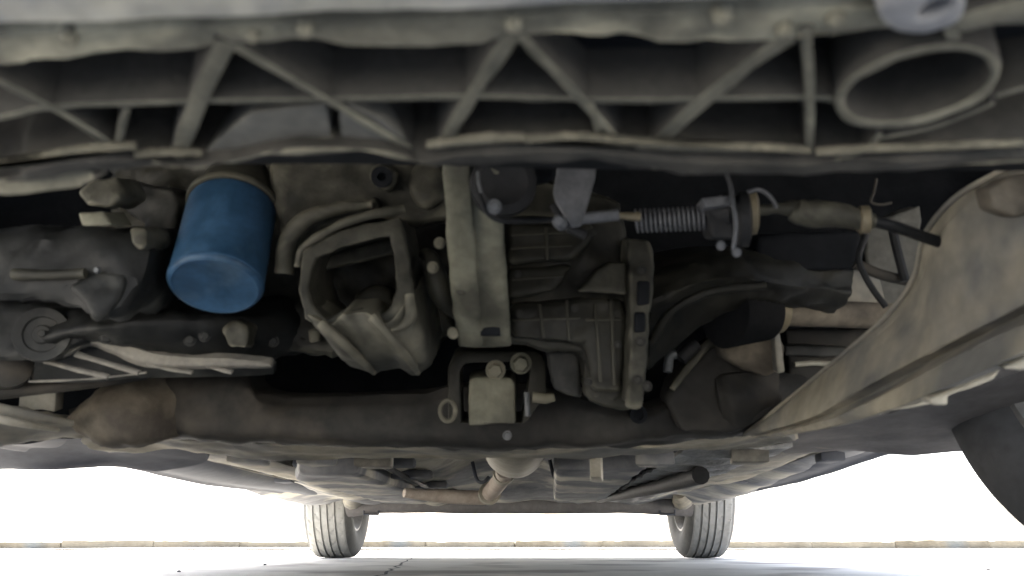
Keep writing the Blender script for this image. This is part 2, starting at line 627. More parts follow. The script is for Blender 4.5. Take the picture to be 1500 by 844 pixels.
fl_top = [(-260, 68), (0, 52), (330, 41), (600, 30), (1000, 18), (1200, 13), (1500, 2), (1750, -8)]
fl_bot = [(-260, 100), (0, 96), (60, 82), (290, 70), (420, 60), (640, 66), (760, 56), (890, 52), (1000, 62), (1150, 58), (1250, 46), (1750, 30)]
MB().patch([zline(fl_top, ZB + .001), zline(fl_bot, ZB)], 60, 6, (0, 0, .01)).build('front_flange', M['bumper_edge'], bump_o, amp=.0025, nscale=55)
MB().patch([zline([(-300, -10), (400, -22), (1000, -40), (1750, -60)], ZB + .012), zline([(-300, 260), (400, 240), (1000, 250), (1750, 250)], ZB + .05)], 20, 6, (0, 0, .003)).build('backing_panel', M['void'], bump_o)  # near-black colour stands in for shade in the gap behind the lip

mid = [(-260, 215), (0, 174), (75, 158), (290, 150), (480, 147), (700, 142), (880, 148), (1180, 145), (1228, 150)]
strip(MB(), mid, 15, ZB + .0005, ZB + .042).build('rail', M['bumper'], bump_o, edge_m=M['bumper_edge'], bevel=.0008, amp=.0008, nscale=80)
for pts, wd in (([(332, 62), (290, 150), (262, 226)], 24), ([(345, 68), (475, 145), (600, 218)], 15), ([(752, 52), (690, 144), (645, 220)], 22),
                ([(760, 52), (850, 146), (915, 222)], 16), ([(1155, 55), (1040, 142), (962, 212)], 27), ([(1180, 40), (1187, 146), (1185, 228)], 14),
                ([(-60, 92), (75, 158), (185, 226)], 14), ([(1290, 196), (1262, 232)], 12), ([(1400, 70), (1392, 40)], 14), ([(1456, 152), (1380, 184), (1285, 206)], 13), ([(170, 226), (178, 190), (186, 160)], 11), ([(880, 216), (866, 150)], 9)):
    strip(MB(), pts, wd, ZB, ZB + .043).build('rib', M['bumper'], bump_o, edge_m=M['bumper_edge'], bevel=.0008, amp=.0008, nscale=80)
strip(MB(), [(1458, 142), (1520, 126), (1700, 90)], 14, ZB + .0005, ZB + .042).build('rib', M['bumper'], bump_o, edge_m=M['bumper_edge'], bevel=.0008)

ell = lambda cx, cy, a, b, th, n=40: [(cx + a * math.cos(t) * math.cos(th) - b * math.sin(t) * math.sin(th), cy + a * math.cos(t) * math.sin(th) + b * math.sin(t) * math.cos(th)) for t in [2 * math.pi * i / n for i in range(n)]]
ro, ri = ell(1345, 128, 126, 57, R(-14)), ell(1345, 128, 109, 43, R(-14))
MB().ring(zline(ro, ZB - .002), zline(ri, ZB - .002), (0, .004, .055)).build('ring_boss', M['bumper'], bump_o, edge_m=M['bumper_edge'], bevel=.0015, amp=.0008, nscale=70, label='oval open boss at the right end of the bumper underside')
MB().prism(zline(ro, ZB + .05), (0, 0, .004)).build('boss_floor', M['bumper'], bump_o)

# rear flange of the bumper, a rolled lip with sagging edge
rf_top = [(-260, 300), (0, 252), (40, 234), (120, 217), (200, 220), (270, 228), (330, 222), (400, 211), (500, 208), (570, 214), (620, 222), (700, 207), (850, 205), (930, 212), (1000, 220), (1190, 224), (1300, 217), (1500, 214), (1750, 205)]
rf_bot = [(-260, 330), (0, 268), (60, 258), (150, 246), (240, 243), (290, 240), (340, 231), (410, 218), (500, 214), (580, 222), (630, 238), (700, 240), (800, 234), (880, 236), (930, 246), (1000, 252), (1180, 252), (1300, 247), (1500, 234), (1750, 225)]
a_ = zline(rf_top, ZB)
b_ = zline(rf_bot, ZB - .004)
mid_ = [(p + q) / 2 + Vector((0, 0, -.003)) for p, q in zip(a_, b_)]
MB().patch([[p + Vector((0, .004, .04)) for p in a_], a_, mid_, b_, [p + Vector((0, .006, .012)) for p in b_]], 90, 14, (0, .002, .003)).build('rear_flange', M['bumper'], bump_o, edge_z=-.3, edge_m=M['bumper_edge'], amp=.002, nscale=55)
lo1 = zline([(-60, 292), (0, 285), (60, 281), (120, 274), (152, 256)], ZB - .008)
lo2 = zline([(-60, 270), (0, 262), (60, 255), (120, 252), (158, 250)], ZB - .004)
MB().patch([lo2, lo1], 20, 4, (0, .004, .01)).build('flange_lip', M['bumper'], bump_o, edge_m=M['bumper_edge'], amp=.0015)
# grey gusset panels behind the middle cells
MB().prism(zline([(292, 232), (330, 196), (368, 166), (480, 153), (486, 212), (420, 220), (340, 238)], ZB + .001), (0, .01, .02)).build('gusset_panel', M['grey_panel'], bump_o, bevel=.0003, amp=.001, cell=.006, label='smooth pale grey panel left of the crack')
MB().prism(zline([(496, 154), (510, 152), (560, 176), (604, 214), (590, 222), (500, 214)], ZB + .001), (0, .01, .02)).build('gusset_panel', M['grey_panel'], bump_o, bevel=.0003, amp=.001, cell=.006, label='smooth pale grey panel right of the crack')
for pts, wd in (([(-200, 262), (20, 246), (90, 228), (198, 219)], 6), ([(196, 232), (246, 228), (296, 230)], 5), ([(624, 219), (700, 208), (770, 207)], 6), ([(768, 211), (850, 206), (925, 215), (1000, 222), (1100, 221), (1190, 226)], 6), ([(1196, 228), (1280, 223), (1360, 221), (1520, 214)], 5)):
    strip(MB(), pts, wd, ZB - .0045, ZB - .001).build('rail', M['bumper_rim'], bump_o, bevel=.001, amp=.0012, nscale=110)
for px_, py_, r_ in ((103, 56, 11), (448, 44, 10), (752, 36, 11), (1056, 24, 12), (1146, 42, 10), (1222, 26, 12), (372, 52, 8)):
    c_ = Z(px_, py_, ZB)
    MB().lathe(c_ + Vector((0, 0, .003)), (0, -.25, -1), [(0, r_ * .33 / FPX), (.004, r_ * .33 / FPX), (.006, r_ * .2 / FPX)], 14).build('clip', M['bumper_edge'], bump_o)
# towing eye plate above the ring
zt = ZB - .006
to_, ti = ell(1352, 16, 68, 36, R(-8)), ell(1370, 14, 26, 10, R(-22))
tow = MB().ring(zline(to_, zt), zline(ti, zt), (0, .002, .014)).build('towing_eye', M['skin'], car, bevel=.002, amp=.001, nscale=60, label='pale grey towing eye plate with an oval hole')
strip(MB(), [(1400, 40), (1440, 26), (1500, 12), (1650, -20)], 40, ZB - .004, ZB + .01).build('arm', M['bumper'], tow, edge_m=M['bumper_edge'], bevel=.001, amp=.001)

# ---- dark bay behind the bumper and above the engine
BX = (-300, 300, 800, 1300, 1900)
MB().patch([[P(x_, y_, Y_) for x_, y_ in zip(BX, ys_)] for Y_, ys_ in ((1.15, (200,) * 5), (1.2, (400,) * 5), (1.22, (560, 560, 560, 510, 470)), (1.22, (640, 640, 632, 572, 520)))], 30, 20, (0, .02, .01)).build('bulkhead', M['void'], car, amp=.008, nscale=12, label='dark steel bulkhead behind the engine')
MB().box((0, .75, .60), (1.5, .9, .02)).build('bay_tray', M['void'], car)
# radiator behind the bumper
MB().box((.02, .40, .46), (.62, .035, .30)).build('radiator', M['fin'], car)

# ---- engine block
eng = casting('engine_block', [(150, 225), (450, 210), (660, 220), (668, 330), (660, 470), (640, 520), (440, 520), (250, 470), (165, 380)], .86, .22, 'cast_dark', car, bevel=.012, amp=.008, label='oily engine block above the blue filter')
casting('bearing_cover', [(392, 236), (440, 222), (520, 218), (610, 226), (655, 240), (658, 322), (600, 330), (545, 318), (470, 338), (432, 366), (408, 350), (398, 300)], .74, .1, 'cast', eng, bevel=.010, amp=.003, cell=.008, nscale=30)
casting('boss', [(540, 245), (560, 238), (578, 250), (580, 268), (566, 280), (548, 274), (538, 262)], .725, .03, 'cast', eng, bevel=.004, amp=.002, cell=.005)
MB().lathe(P(560, 260, .722), (0, -1, -.3), [(0, .010), (.004, .010), (.004, .004), (0, .004)], 14).build('plug', M['void'], eng)
casting('boss', [(530, 292), (548, 288), (556, 302), (548, 316), (534, 312)], .725, .03, 'cast', eng, bevel=.003, amp=.002, cell=.005)
casting('boss', [(600, 240), (640, 236), (650, 290), (620, 310), (596, 285)], .73, .04, 'cast', eng, bevel=.008, amp=.003, cell=.006)

# left lump: compressor and pan front
acc = casting('compressor', [(-60, 342), (60, 333), (150, 336), (205, 336), (216, 368), (208, 420), (182, 455), (150, 476), (110, 452), (40, 440), (-60, 436)], .68, .14, 'oily', car, bevel=.012, amp=.006, label='grimy grey compressor body at far left')
MB().tube(poly([(20, 402), (70, 403), (125, 400)], .675), PX(.68, 8), sm=8).build('band', M['cast_dark'], acc, amp=.001)
casting('lug', [(190, 334), (214, 334), (216, 360), (204, 368), (192, 358)], .67, .05, 'cast', acc, bevel=.004, amp=.002, cell=.006)
casting('foot', [(96, 418), (150, 392), (186, 402), (176, 438), (140, 474), (124, 452)], .676, .05, 'oily', acc, bevel=.006, amp=.003, cell=.006)
MB().lathe(P(143, 396, .672), (0, -1, -.2), [(0, .003), (.003, .002)], 10).build('bolt', M['zinc'], acc)
br = casting('bracket', [(112, 280), (140, 262), (170, 256), (178, 286), (160, 305), (124, 300)], .66, .05, 'cast', car, bevel=.004, amp=.003, cell=.008, label='beige bracket above the grimy compressor')
casting('tab', [(114, 312), (150, 310), (163, 330), (120, 331)], .655, .04, 'beam', br, bevel=.002, amp=.001, cell=.008)
casting('hose', [(168, 262), (250, 275), (262, 300), (246, 400), (232, 392), (206, 330), (180, 310)], .8, .05, 'oily', br, bevel=.008, amp=.004)
pul = MB().lathe(P(62, 490, .781), Vector((.25, -1, -.15)), [(-.05, .022), (0, .026), (.003, .025), (.002, .017), (0, .016), (0, .009), (.003, .008), (.003, .004)], 36).build('pulley', M['oily'], car, label='dark round crank pulley at lower left')
MB().hexbolt(P(63, 489, .779), (.25, -1, -.15), .004).build('bolt', M['oily'], pul)

casting('belt_cover', [(-40, 440), (60, 446), (130, 462), (150, 490), (110, 510), (40, 528), (-40, 530)], .79, .05, 'oily', pul, bevel=.01, amp=.006)

# oil pan
pan = MB().patch([poly([(60, 455, .80), (150, 455, .78), (240, 440, .80), (330, 440, .82), (430, 440, .86), (470, 440, .9)], .8),
                  poly([(40, 490, .78), (150, 480, .76), (240, 470, .77), (330, 468, .79), (420, 470, .84), (462, 474, .88)], .8),
                  poly([(30, 515, .80), (130, 498, .79), (230, 512, .80), (330, 520, .82), (410, 512, .86), (450, 500, .88)], .8),
                  poly([(30, 530, .86), (130, 512, .86), (230, 530, .87), (330, 538, .88), (410, 528, .9), (450, 512, .92)], .8)], 40, 20, (0, .16, .08)).build(
    'oil_pan', M['oily'], car, amp=.005, nscale=30, label='black oil pan below the blue filter')
casting('drain_boss', [(322, 480), (345, 470), (366, 482), (360, 512), (334, 508)], .785, .03, 'cast', pan, bevel=.004, amp=.003, cell=.006)
casting('drain_boss', [(452, 484), (466, 482), (468, 500), (455, 502)], .84, .02, 'cast', pan, bevel=.002)
bolts(pan, [(180, 488, .775), (155, 495, .78), (278, 498, .79), (300, 492, .79), (400, 500, .84)], .0045, m='oily')

# oil filter
f0, f1 = P(341, 304, .748), P(315, 421, .712)
ax = (f1 - f0).normalized()
Lf = (f1 - f0).length
flt = MB().lathe(f0, ax, [(0, .0385), (.004, .0400), (.008, .0402), (Lf - .006, .0405), (Lf - .0025, .0401), (Lf - .0006, .0386), (Lf, .0363), (Lf - .0015, .0335), (Lf - .0012, .012), (Lf - .0022, .001)], 56).build(
    'oil_filter', M['blue'], car, label='bright blue cylindrical oil filter')
MB().lathe(f0, ax, [(Lf * .93, .0400), (Lf * .935, .0411), (Lf * .95, .0411), (Lf * .955, .0400)], 48, caps=False).build('crimp_seam', M['blue'], flt)
MB().lathe(f0, ax, [(-.05, .026), (-.016, .036), (-.006, .0420), (-.003, .0425), (.0005, .0422), (.001, .039)], 48).build('filter_seat', M['cast'], flt, label='grey metal seat ring round the top of the filter')

# slotted plate, tie rod and left suspension
SY = .80
slot = MB().patch([poly([(40, 524), (64, 519), (96, 515), (131, 495), (154, 498), (198, 511), (250, 522), (336, 526), (392, 532)], SY), poly([(44, 527), (66, 522), (98, 519), (131, 502), (156, 509), (200, 526), (250, 534), (336, 535), (396, 536)], SY),
                   poly([(46, 530, .81), (68, 526, .81), (100, 523, .81), (131, 507, .81), (158, 516, .81), (204, 536, .81), (250, 540, .81), (336, 540, .81), (398, 539, .81)], SY)], 60, 8, (0, .012, .008)).build(
    'slotted_plate', M['plate'], car, amp=.001, label='dusty stamped plate with dark slanted slots at lower left')
MB().patch([poly([(50, 524), (130, 505), (200, 524), (330, 532), (400, 534)], .83), poly([(50, 560), (130, 560), (210, 554), (330, 552), (400, 548)], .85)], 30, 6, (0, .01, .006)).build('backing', M['oily'], slot, amp=.001)
for q, w_ in (([(112, 519), (150, 530), (204, 546)], 11), ([(66, 529), (110, 541), (158, 552)], 9), ([(216, 533), (246, 540), (282, 546)], 10), ([(300, 535), (318, 540), (340, 545)], 9), ([(42, 559), (100, 557), (154, 553), (214, 546)], 5)):
    MB().tube(poly(q, SY + .005), PX(SY, w_ / 2), sm=12, flat=.5).build('bar', M['plate'], slot, amp=.0008)
MB().tube(poly([(-40, 578, .86), (60, 569, .88), (150, 560, .9), (216, 552, .92)], .9), [PX(.88, 11), PX(.88, 9), PX(.88, 7), PX(.9, 4)], sm=14).build('tie_rod', M['sub'], car, label='thin dark tie rod at lower left')
bush = MB().lathe(P(14, 538, .85), (.6, -1, 0), [(-.03, .016), (-.015, .021), (.012, .021), (.018, .012)], 24).build('arm_bushing', M['sub'], car, amp=.002, label='dark rubber arm bushing at the left edge')
MB().tube(poly([(-10, 512, .86), (22, 520, .86), (40, 530, .86), (62, 532, .88)], .86), PX(.86, 6), sm=10).build('clip', M['rust'], bush)
MB().prism(poly([(40, 545), (66, 540), (92, 548), (95, 565), (70, 568), (45, 562)], .9), BACK * .05).build('sleeve', M['sub'], bush, bevel=.005, amp=.002, cell=.008)
MB().prism(poly([(28, 578), (82, 574), (80, 604), (60, 600), (26, 602)], 1.0), BACK * .02).build('hub_plate', M['shield'], car, bevel=.002, label='pale plate behind the left suspension')
arm = MB().tube(poly([(-60, 588, .85), (20, 604, .88), (105, 620, .95)], .9), [PX(.9, 9), PX(.9, 8), PX(.95, 5)], sm=10).build('control_arm', M['dusty'], car, label='pale dusty left control arm')
MB().tube(poly([(-60, 600, .84), (20, 618, .87), (85, 630, .94)], .9), [PX(.9, 7), PX(.9, 6), PX(.95, 3)], sm=10).build('flange', M['shield'], arm)
MB().patch([poly([(-80, 596, .9), (10, 606, .93), (80, 620, .98), (135, 632, 1.05)], 1), poly([(-80, 650, 1.0), (0, 654, 1.02), (60, 646, 1.05), (140, 640, 1.1)], 1)], 20, 6, (0, .03, .012)).build('web', M['dusty'], arm, amp=.003)

# ---- cast bracket with window
win = [(462, 378), (500, 362), (540, 352), (573, 345), (578, 385), (582, 425), (572, 452), (552, 464), (530, 452), (500, 456), (478, 468), (458, 450), (451, 420), (456, 396)]
out = [(444, 368), (488, 342), (535, 328), (586, 318), (600, 380), (606, 430), (597, 470), (560, 482), (532, 466), (505, 470), (478, 484), (446, 468), (438, 425), (442, 390)]
wb = MB().ring(poly(out, .70), poly(win, .70), (0, .10, .035)).build('cast_bracket', M['cast'], car, bevel=.0022, seg=3, amp=.0018, cell=.008, label='grey cast bracket with an open window, right of the filter')
mb = MB()
mb.tube(poly([(416, 400, .74), (424, 350, .73), (450, 322, .72), (500, 305, .715), (545, 300, .715)], .7), [PX(.7, 14), PX(.7, 16), PX(.7, 15), PX(.7, 11), PX(.7, 7)], sm=20)
mb.tube(poly([(436, 392, .71), (446, 364, .705), (490, 334, .7), (540, 316, .7), (592, 306, .71)], .7), PX(.7, 7), sm=20)
mb.build('rim_rib', M['cast'], wb, amp=.0015)
ft = MB().patch([poly([(452, 462, .70), (480, 476, .695), (505, 464, .69), (535, 460, .69), (565, 474, .69), (600, 440, .70), (622, 400, .74)], .7),
                 poly([(474, 492, .72), (500, 500, .71), (525, 492, .70), (552, 488, .695), (585, 500, .70), (620, 478, .72), (630, 440, .76)], .7),
                 poly([(504, 528, .75), (520, 530, .735), (545, 525, .725), (572, 520, .72), (600, 530, .725), (626, 520, .74), (636, 490, .78)], .7),
                 poly([(520, 540, .80), (545, 548, .79), (562, 545, .78), (585, 540, .77), (604, 549, .78), (628, 540, .79), (640, 510, .82)], .7)], 42, 24, (0, .06, .03),
                relief=lambda u, v, p: (0, -.006 * abs(math.sin(u * 13 + .6)) ** 3, 0)).build('ribbed_foot', M['cast'], wb, amp=.0018)
mb = MB()
for q in ([(470, 474, .695), (500, 500, .70), (530, 528, .725), (548, 546, .77)], [(545, 464, .685), (572, 494, .69), (600, 528, .715), (612, 546, .77)], [(600, 432, .69), (602, 462, .69), (590, 478, .69), (572, 484, .69)]):
    mb.tube(poly(q, .7), [PX(.7, 7), PX(.7, 8), PX(.7, 7), PX(.7, 4)], sm=12)
mb.build('web_rib', M['cast'], wb, amp=.001)
casting('inner_boss', [(520, 430), (545, 418), (575, 425), (580, 460), (540, 470), (515, 455)], .78, .04, 'cast_dark', wb, bevel=.006, amp=.003, cell=.008)
casting('inner_rib', [(455, 400), (580, 372), (580, 348), (470, 375)], .76, .03, 'cast', wb, bevel=.004, amp=.002, cell=.01)

# small hoses and bolts between bracket and beam
hs = MB().tube(poly([(622, 372, .74), (632, 380, .73), (640, 410, .73), (650, 440, .735), (672, 462, .75)], .74), [PX(.74, 10), PX(.74, 13), PX(.74, 17), PX(.74, 15), PX(.74, 9)], sm=16).build('sensor_hose', M['cast_dark'], car, amp=.001, label='dark elbow hose beside the olive beam')
bolts(hs, [(644, 356, .72), (634, 392, .715), (664, 488, .74)], .004, m='cast')

# ---- centre beam
bm_ = MB()
bm_.patch([poly([(648, 232, .60), (655, 350, .66), (662, 440, .71), (672, 506, .76)], .7),
           poly([(652, 232, .59), (660, 350, .65), (668, 440, .70), (678, 507, .75)], .7),
           poly([(684, 232, .588), (692, 350, .648), (700, 440, .698), (706, 508, .75)], .7),
           poly([(694, 236, .593), (700, 350, .654), (706, 440, .703), (712, 508, .755)], .7),
           poly([(728, 250, .593), (735, 350, .654), (741, 440, .703), (744, 506, .755)], .7),
           poly([(732, 250, .605), (738, 350, .664), (744, 440, .714), (748, 505, .765)], .7)], 36, 30, (0, .03, .012))
beam = bm_.build('engine_beam', M['beam'], car, amp=.0015, nscale=50, label='pale olive steel beam standing upright in the centre')
MB().prism(poly([(703, 474), (732, 474), (733, 491), (704, 491)], .733), (0, .004, 0)).build('slot', M['void'], beam, label='small black rectangular slot near the beam foot')
casting('hump', [(664, 402), (678, 398), (688, 412), (686, 430), (672, 436), (664, 424)], .69, .02, 'cast_dark', beam, bevel=.004, amp=.001, cell=.006)

# ---- rubber mount beside the beam
mo = MB().lathe(P(738, 268, .60), (.1, -1, -.25), [(-.05, .022), (-.006, .026), (.004, .025), (.006, .018), (.002, .010), (.002, .002)], 30).build('rubber_mount', M['black'], car, label='black round rubber mount with a zinc bolt')
MB().tube(poly([(716, 236, .58), (698, 262, .58), (706, 296, .58), (722, 318, .585), (752, 324, .60), (812, 322, .64)], .6), PX(.6, 5), sm=26, flat=.8).build('strap', M['black'], mo)
MB().tube(poly([(700, 252, .575), (701, 268, .575), (705, 282, .575)], .575), PX(.575, 3), n=8).build('clip', M['zinc'], mo)
MB().hexbolt(P(724, 303, .578), (cam_o.location - P(724, 303, .578)), .0042, .005).build('bolt', M['zinc'], mo)
casting('arm', [(742, 236), (812, 236), (814, 262), (772, 272), (752, 262)], .63, .03, 'void', mo, bevel=.004, amp=.001)

# ---- gearbox
gb = casting('gearbox', [(742, 262), (815, 262), (912, 300), (922, 372), (926, 470), (920, 575), (905, 590), (862, 585), (850, 520), (790, 512), (746, 500)], .80, .2, 'cast_dark', car, bevel=.010, amp=.006, label='dark olive cast gearbox casing right of the beam')
for q, w_ in (([(744, 330), (850, 326), (908, 330)], 44), ([(744, 392), (850, 386), (870, 384)], 8), ([(744, 446), (800, 442), (905, 430)], 8)):
    pass
casting('casing_step', [(745, 330), (868, 326), (872, 350), (840, 382), (746, 386)], .785, .04, 'cast_dark', gb, bevel=.006, amp=.003, cell=.008)
casting('casing_step', [(745, 395), (838, 390), (808, 428), (746, 438)], .785, .04, 'cast_dark', gb, bevel=.005, amp=.003, cell=.008)
casting('casing_step', [(746, 448), (850, 436), (915, 438), (918, 500), (912, 575), (868, 572), (856, 506), (748, 496)], .785, .04, 'cast_dark', gb, bevel=.006, amp=.003, cell=.008)
casting('gusset', [(846, 428), (876, 396), (893, 384), (917, 384), (919, 432), (880, 428)], .772, .04, 'cast', gb, bevel=.003, amp=.0015, cell=.006, label='paler triangular gusset on the gearbox side')
MB().patch([poly([(744, 270, .78), (780, 268, .775), (815, 272, .78)], .78), poly([(744, 318, .775), (780, 316, .77), (815, 318, .775)], .78)], 8, 6, (0, .04, .02)).build('cover', M['cast_dark'], gb, amp=.002)
fla = casting('bell_flange', [(918, 350), (950, 352), (958, 392), (954, 470), (948, 560), (940, 598), (918, 598), (924, 470)], .76, .05, 'cast', gb, bevel=.004, amp=.003, cell=.008)
for q in ([(934, 412), (952, 412), (952, 446), (934, 448)], [(930, 458), (946, 458), (946, 486), (930, 488)]):
    casting('pocket', q, .755, .012, 'void', gb, bevel=.002, amp=0, cell=0)
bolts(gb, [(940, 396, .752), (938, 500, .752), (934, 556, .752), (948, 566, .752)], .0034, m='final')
for q, w_ in (([(748, 345), (845, 341)], 4), ([(748, 365), (838, 360)], 4), ([(750, 410), (826, 405)], 4), ([(750, 470), (850, 466)], 4), ([(858, 470), (912, 468)], 4), ([(872, 445), (880, 560)], 5), ([(895, 440), (900, 565)], 5), ([(790, 446), (796, 496)], 5), ([(830, 440), (834, 500)], 5), ([(800, 334), (802, 382)], 5)):
    ribline(q, .784, w_, .02, proud=.0015).build('rib', M['cast_dark'], gb, bevel=.0008)
bolts(gb, [(760, 460, .778), (842, 452, .778), (862, 560, .778), (758, 402, .778), (870, 340, .778), (905, 505, .778)], .003, m='final')
casting('lug', [(856, 560), (900, 566), (940, 560), (944, 590), (918, 602), (890, 598), (862, 590)], .80, .05, 'cast_dark', gb, bevel=.005, amp=.003, cell=.008)
casting('side_panel', [(800, 508), (848, 510), (852, 584), (810, 572)], .83, .04, 'oily', gb, bevel=.004, amp=.002)

# final drive casing, right of the gearbox
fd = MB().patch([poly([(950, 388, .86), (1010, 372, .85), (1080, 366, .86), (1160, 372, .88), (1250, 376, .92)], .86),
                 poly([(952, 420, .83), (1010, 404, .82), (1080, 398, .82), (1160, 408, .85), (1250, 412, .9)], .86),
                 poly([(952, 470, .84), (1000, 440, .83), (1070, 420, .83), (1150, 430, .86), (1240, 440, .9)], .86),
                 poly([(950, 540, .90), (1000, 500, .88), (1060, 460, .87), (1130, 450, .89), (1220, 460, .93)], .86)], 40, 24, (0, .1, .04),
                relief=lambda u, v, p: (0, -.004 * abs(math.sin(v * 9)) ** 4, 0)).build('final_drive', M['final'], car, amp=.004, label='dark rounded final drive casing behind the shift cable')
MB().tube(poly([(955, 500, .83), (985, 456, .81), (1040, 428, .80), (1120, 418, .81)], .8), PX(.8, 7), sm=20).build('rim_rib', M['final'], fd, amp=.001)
casting('cover', [(1110, 345), (1262, 338), (1262, 396), (1110, 400)], .86, .06, 'void', fd, bevel=.006, amp=.002)  # near-black box, its colour standing in for the shade of an open void

# ---- shift linkage
lk = casting('shift_lever', [(818, 226), (874, 226), (872, 262), (862, 300), (852, 332), (836, 334), (814, 296), (811, 282)], .58, .006, 'lever', car, bevel=.0015, amp=.0006, cell=.006, label='grey flat shift lever hanging from the gearbox')
MB().lathe(P(820, 326, .575), (-.2, -1, -.2), [(-.012, .0045), (.004, .005), (.007, .003)], 14).build('pivot', M['lever'], lk)
MB().tube(poly([(826, 326), (856, 320), (906, 315)], .585), [PX(.58, 6), PX(.58, 9), PX(.58, 9)], n=14).build('cable_end', M['lever'], lk)
MB().tube(poly([(812, 300), (830, 330), (858, 345)], .60), PX(.6, 8), sm=8).build('washer', M['black'], lk)
cb = MB().tube(poly([(906, 316), (938, 318)], .60), [PX(.6, 5), PX(.6, 7)], n=12).build('shift_cable', M['brass'], car, label='shift cable with spring and boot running to the right')
hel = []
s0, s1 = P(930, 324, .61), P(1034, 320, .60)
axx = (s1 - s0).normalized()
uu = axx.orthogonal().normalized()
ww = axx.cross(uu)
T = 15
for i in range(T * 14 + 1):
    a = i / 14 * 2 * math.pi
    hel.append(s0 + axx * ((s1 - s0).length * i / (T * 14)) + (uu * math.cos(a) + ww * math.sin(a)) * PX(.6, 17))
MB().tube(poly([(932, 323, .61), (1034, 320, .60)], .6), PX(.6, 13), n=14).build('sheath', M['black'], cb)
MB().tube(hel, PX(.6, 2.2), n=6).build('spring', M['lever'], cb)
MB().lathe(P(1034, 312, .6), axx, [(-.004, .008), (.012, .013), (.016, .015), (.018, .008)], 20).build('collar', M['black'], cb)
MB().prism(poly([(1028, 290), (1074, 286), (1076, 300), (1032, 304)], .58), (0, .03, .004)).build('bracket', M['lever'], cb, bevel=.001)
casting('bracket_block', [(1034, 302), (1076, 300), (1078, 352), (1044, 350)], .59, .03, 'black', cb, bevel=.003, amp=.001, cell=.01)
MB().tube(poly([(1062, 250, .6), (1070, 272, .585), (1073, 296, .575), (1078, 330, .575), (1074, 366, .58)], .58), PX(.58, 3.5), sm=16).build('wire', M['lever'], cb)
MB().lathe(P(1084, 322, .6), axx, [(-.003, .018), (0, .021), (.006, .021), (.008, .014)], 28).build('grommet', M['black'], cb)
MB().lathe(P(1101, 312, .6), axx, [(-.004, .012), (-.003, .0165), (.003, .0165), (.005, .011)], 28).build('clamp', M['brass'], cb)
MB().tube(poly([(1095, 282), (1112, 278), (1128, 288), (1138, 304)], .585), PX(.58, 3.5), sm=10).build('wire', M['lever'], cb)
bolts(cb, [(1056, 360, .585), (1079, 370, .585)], .0026, m='lever')
MB().tube(poly([(1104, 308), (1136, 306), (1158, 306), (1172, 311), (1230, 316), (1262, 322), (1280, 324)], .60), [PX(.6, 8), PX(.6, 8), PX(.6, 14), PX(.6, 20), PX(.6, 19), PX(.6, 15), PX(.6, 11)], n=18, sm=28).build('boot', M['cast'], cb, amp=.0012, nscale=90)
MB().lathe(P(1266, 322, .6), axx, [(-.004, .009), (-.003, .0105), (.003, .0105), (.004, .009)], 20).build('clamp', M['brass'], cb)
MB().tube(poly([(1278, 324, .6), (1310, 332, .6), (1350, 346, .61), (1420, 370, .63)], .6), PX(.6, 9), sm=14).build('sheath', M['black'], cb)

# wires and pale panels at the right
wp = casting('inner_fender', [(1266, 330), (1350, 300), (1352, 470), (1300, 470), (1272, 400)], 1.0, .03, 'grey_panel', car, bevel=.004, amp=.003, label='pale grey inner fender panel behind the wires')
casting('plate', [(1236, 398), (1284, 392), (1300, 448), (1240, 452)], .98, .02, 'dusty', wp, bevel=.003, amp=.002)
wr = MB().tube(poly([(1252, 386), (1290, 402), (1340, 414)], .80), PX(.8, 8), sm=12).build('wiring', M['sub'], car, label='thin dark hoses and wires beside the dusty rail')
MB().tube(poly([(1268, 344), (1258, 378), (1266, 402), (1280, 426), (1298, 450)], .78), PX(.78, 5), sm=18, n=8).build('wire', M['black'], wr)
MB().tube(poly([(1306, 330), (1314, 366), (1326, 412)], .79), PX(.79, 7), sm=10, n=8).build('wire', M['black'], wr)
MB().tube(poly([(1284, 262), (1280, 282), (1276, 296), (1290, 300), (1306, 297)], .70), PX(.7, 2), sm=16, n=6).build('wire', M['sub'], wr)

# ---- driveshaft
ds0, ds1 = P(1136, 457, .92), P(1320, 464, .98)
dx_ = (ds1 - ds0)
sh = MB().lathe(ds0, dx_, [(-.01, .012), (0, .0155), (dx_.length, .0155)], 24).build('driveshaft', M['rust'], car, label='rusty brown driveshaft running into the right rail')
MB().lathe(ds0, dx_, [(-.012, .016), (-.01, .024), (.004, .024), (.008, .016)], 28).build('collar', M['brass'], sh)
pr = []
for i in range(9):
    t = -.012 - i * .0072
    rr = .025 + i * .0010
    pr += [(t, rr), (t - .0036, rr + .0065)]
MB().lathe(ds0, dx_ + Vector((0, .02, .012)), pr[::-1], 32).build('cv_boot', M['black'], sh, label='black pleated rubber boot on the driveshaft')
kn = casting('knuckle', [(1052, 496), (1090, 484), (1132, 482), (1148, 500), (1150, 544), (1120, 556), (1060, 530)], .93, .08, 'rust', car, bevel=.008, amp=.004, label='tan rusty knuckle under the black boot')
casting('ear', [(1132, 478), (1142, 478), (1150, 545), (1140, 548)], .915, .03, 'dusty', kn, bevel=.002, amp=.001)
ip = casting('inner_panel', [(1150, 482), (1300, 486), (1300, 575), (1160, 575)], 1.04, .03, 'sub', car, bevel=.004, amp=.004, label='dark panel behind the right rail')
MB().tube(poly([(1164, 534), (1190, 532), (1216, 533)], 1.03), PX(1, 4)).build('strip', M['shield'], ip)
casting('shelf', [(1150, 505), (1260, 510), (1255, 524), (1150, 522)], 1.02, .02, 'oily', ip, bevel=.003, amp=.002)

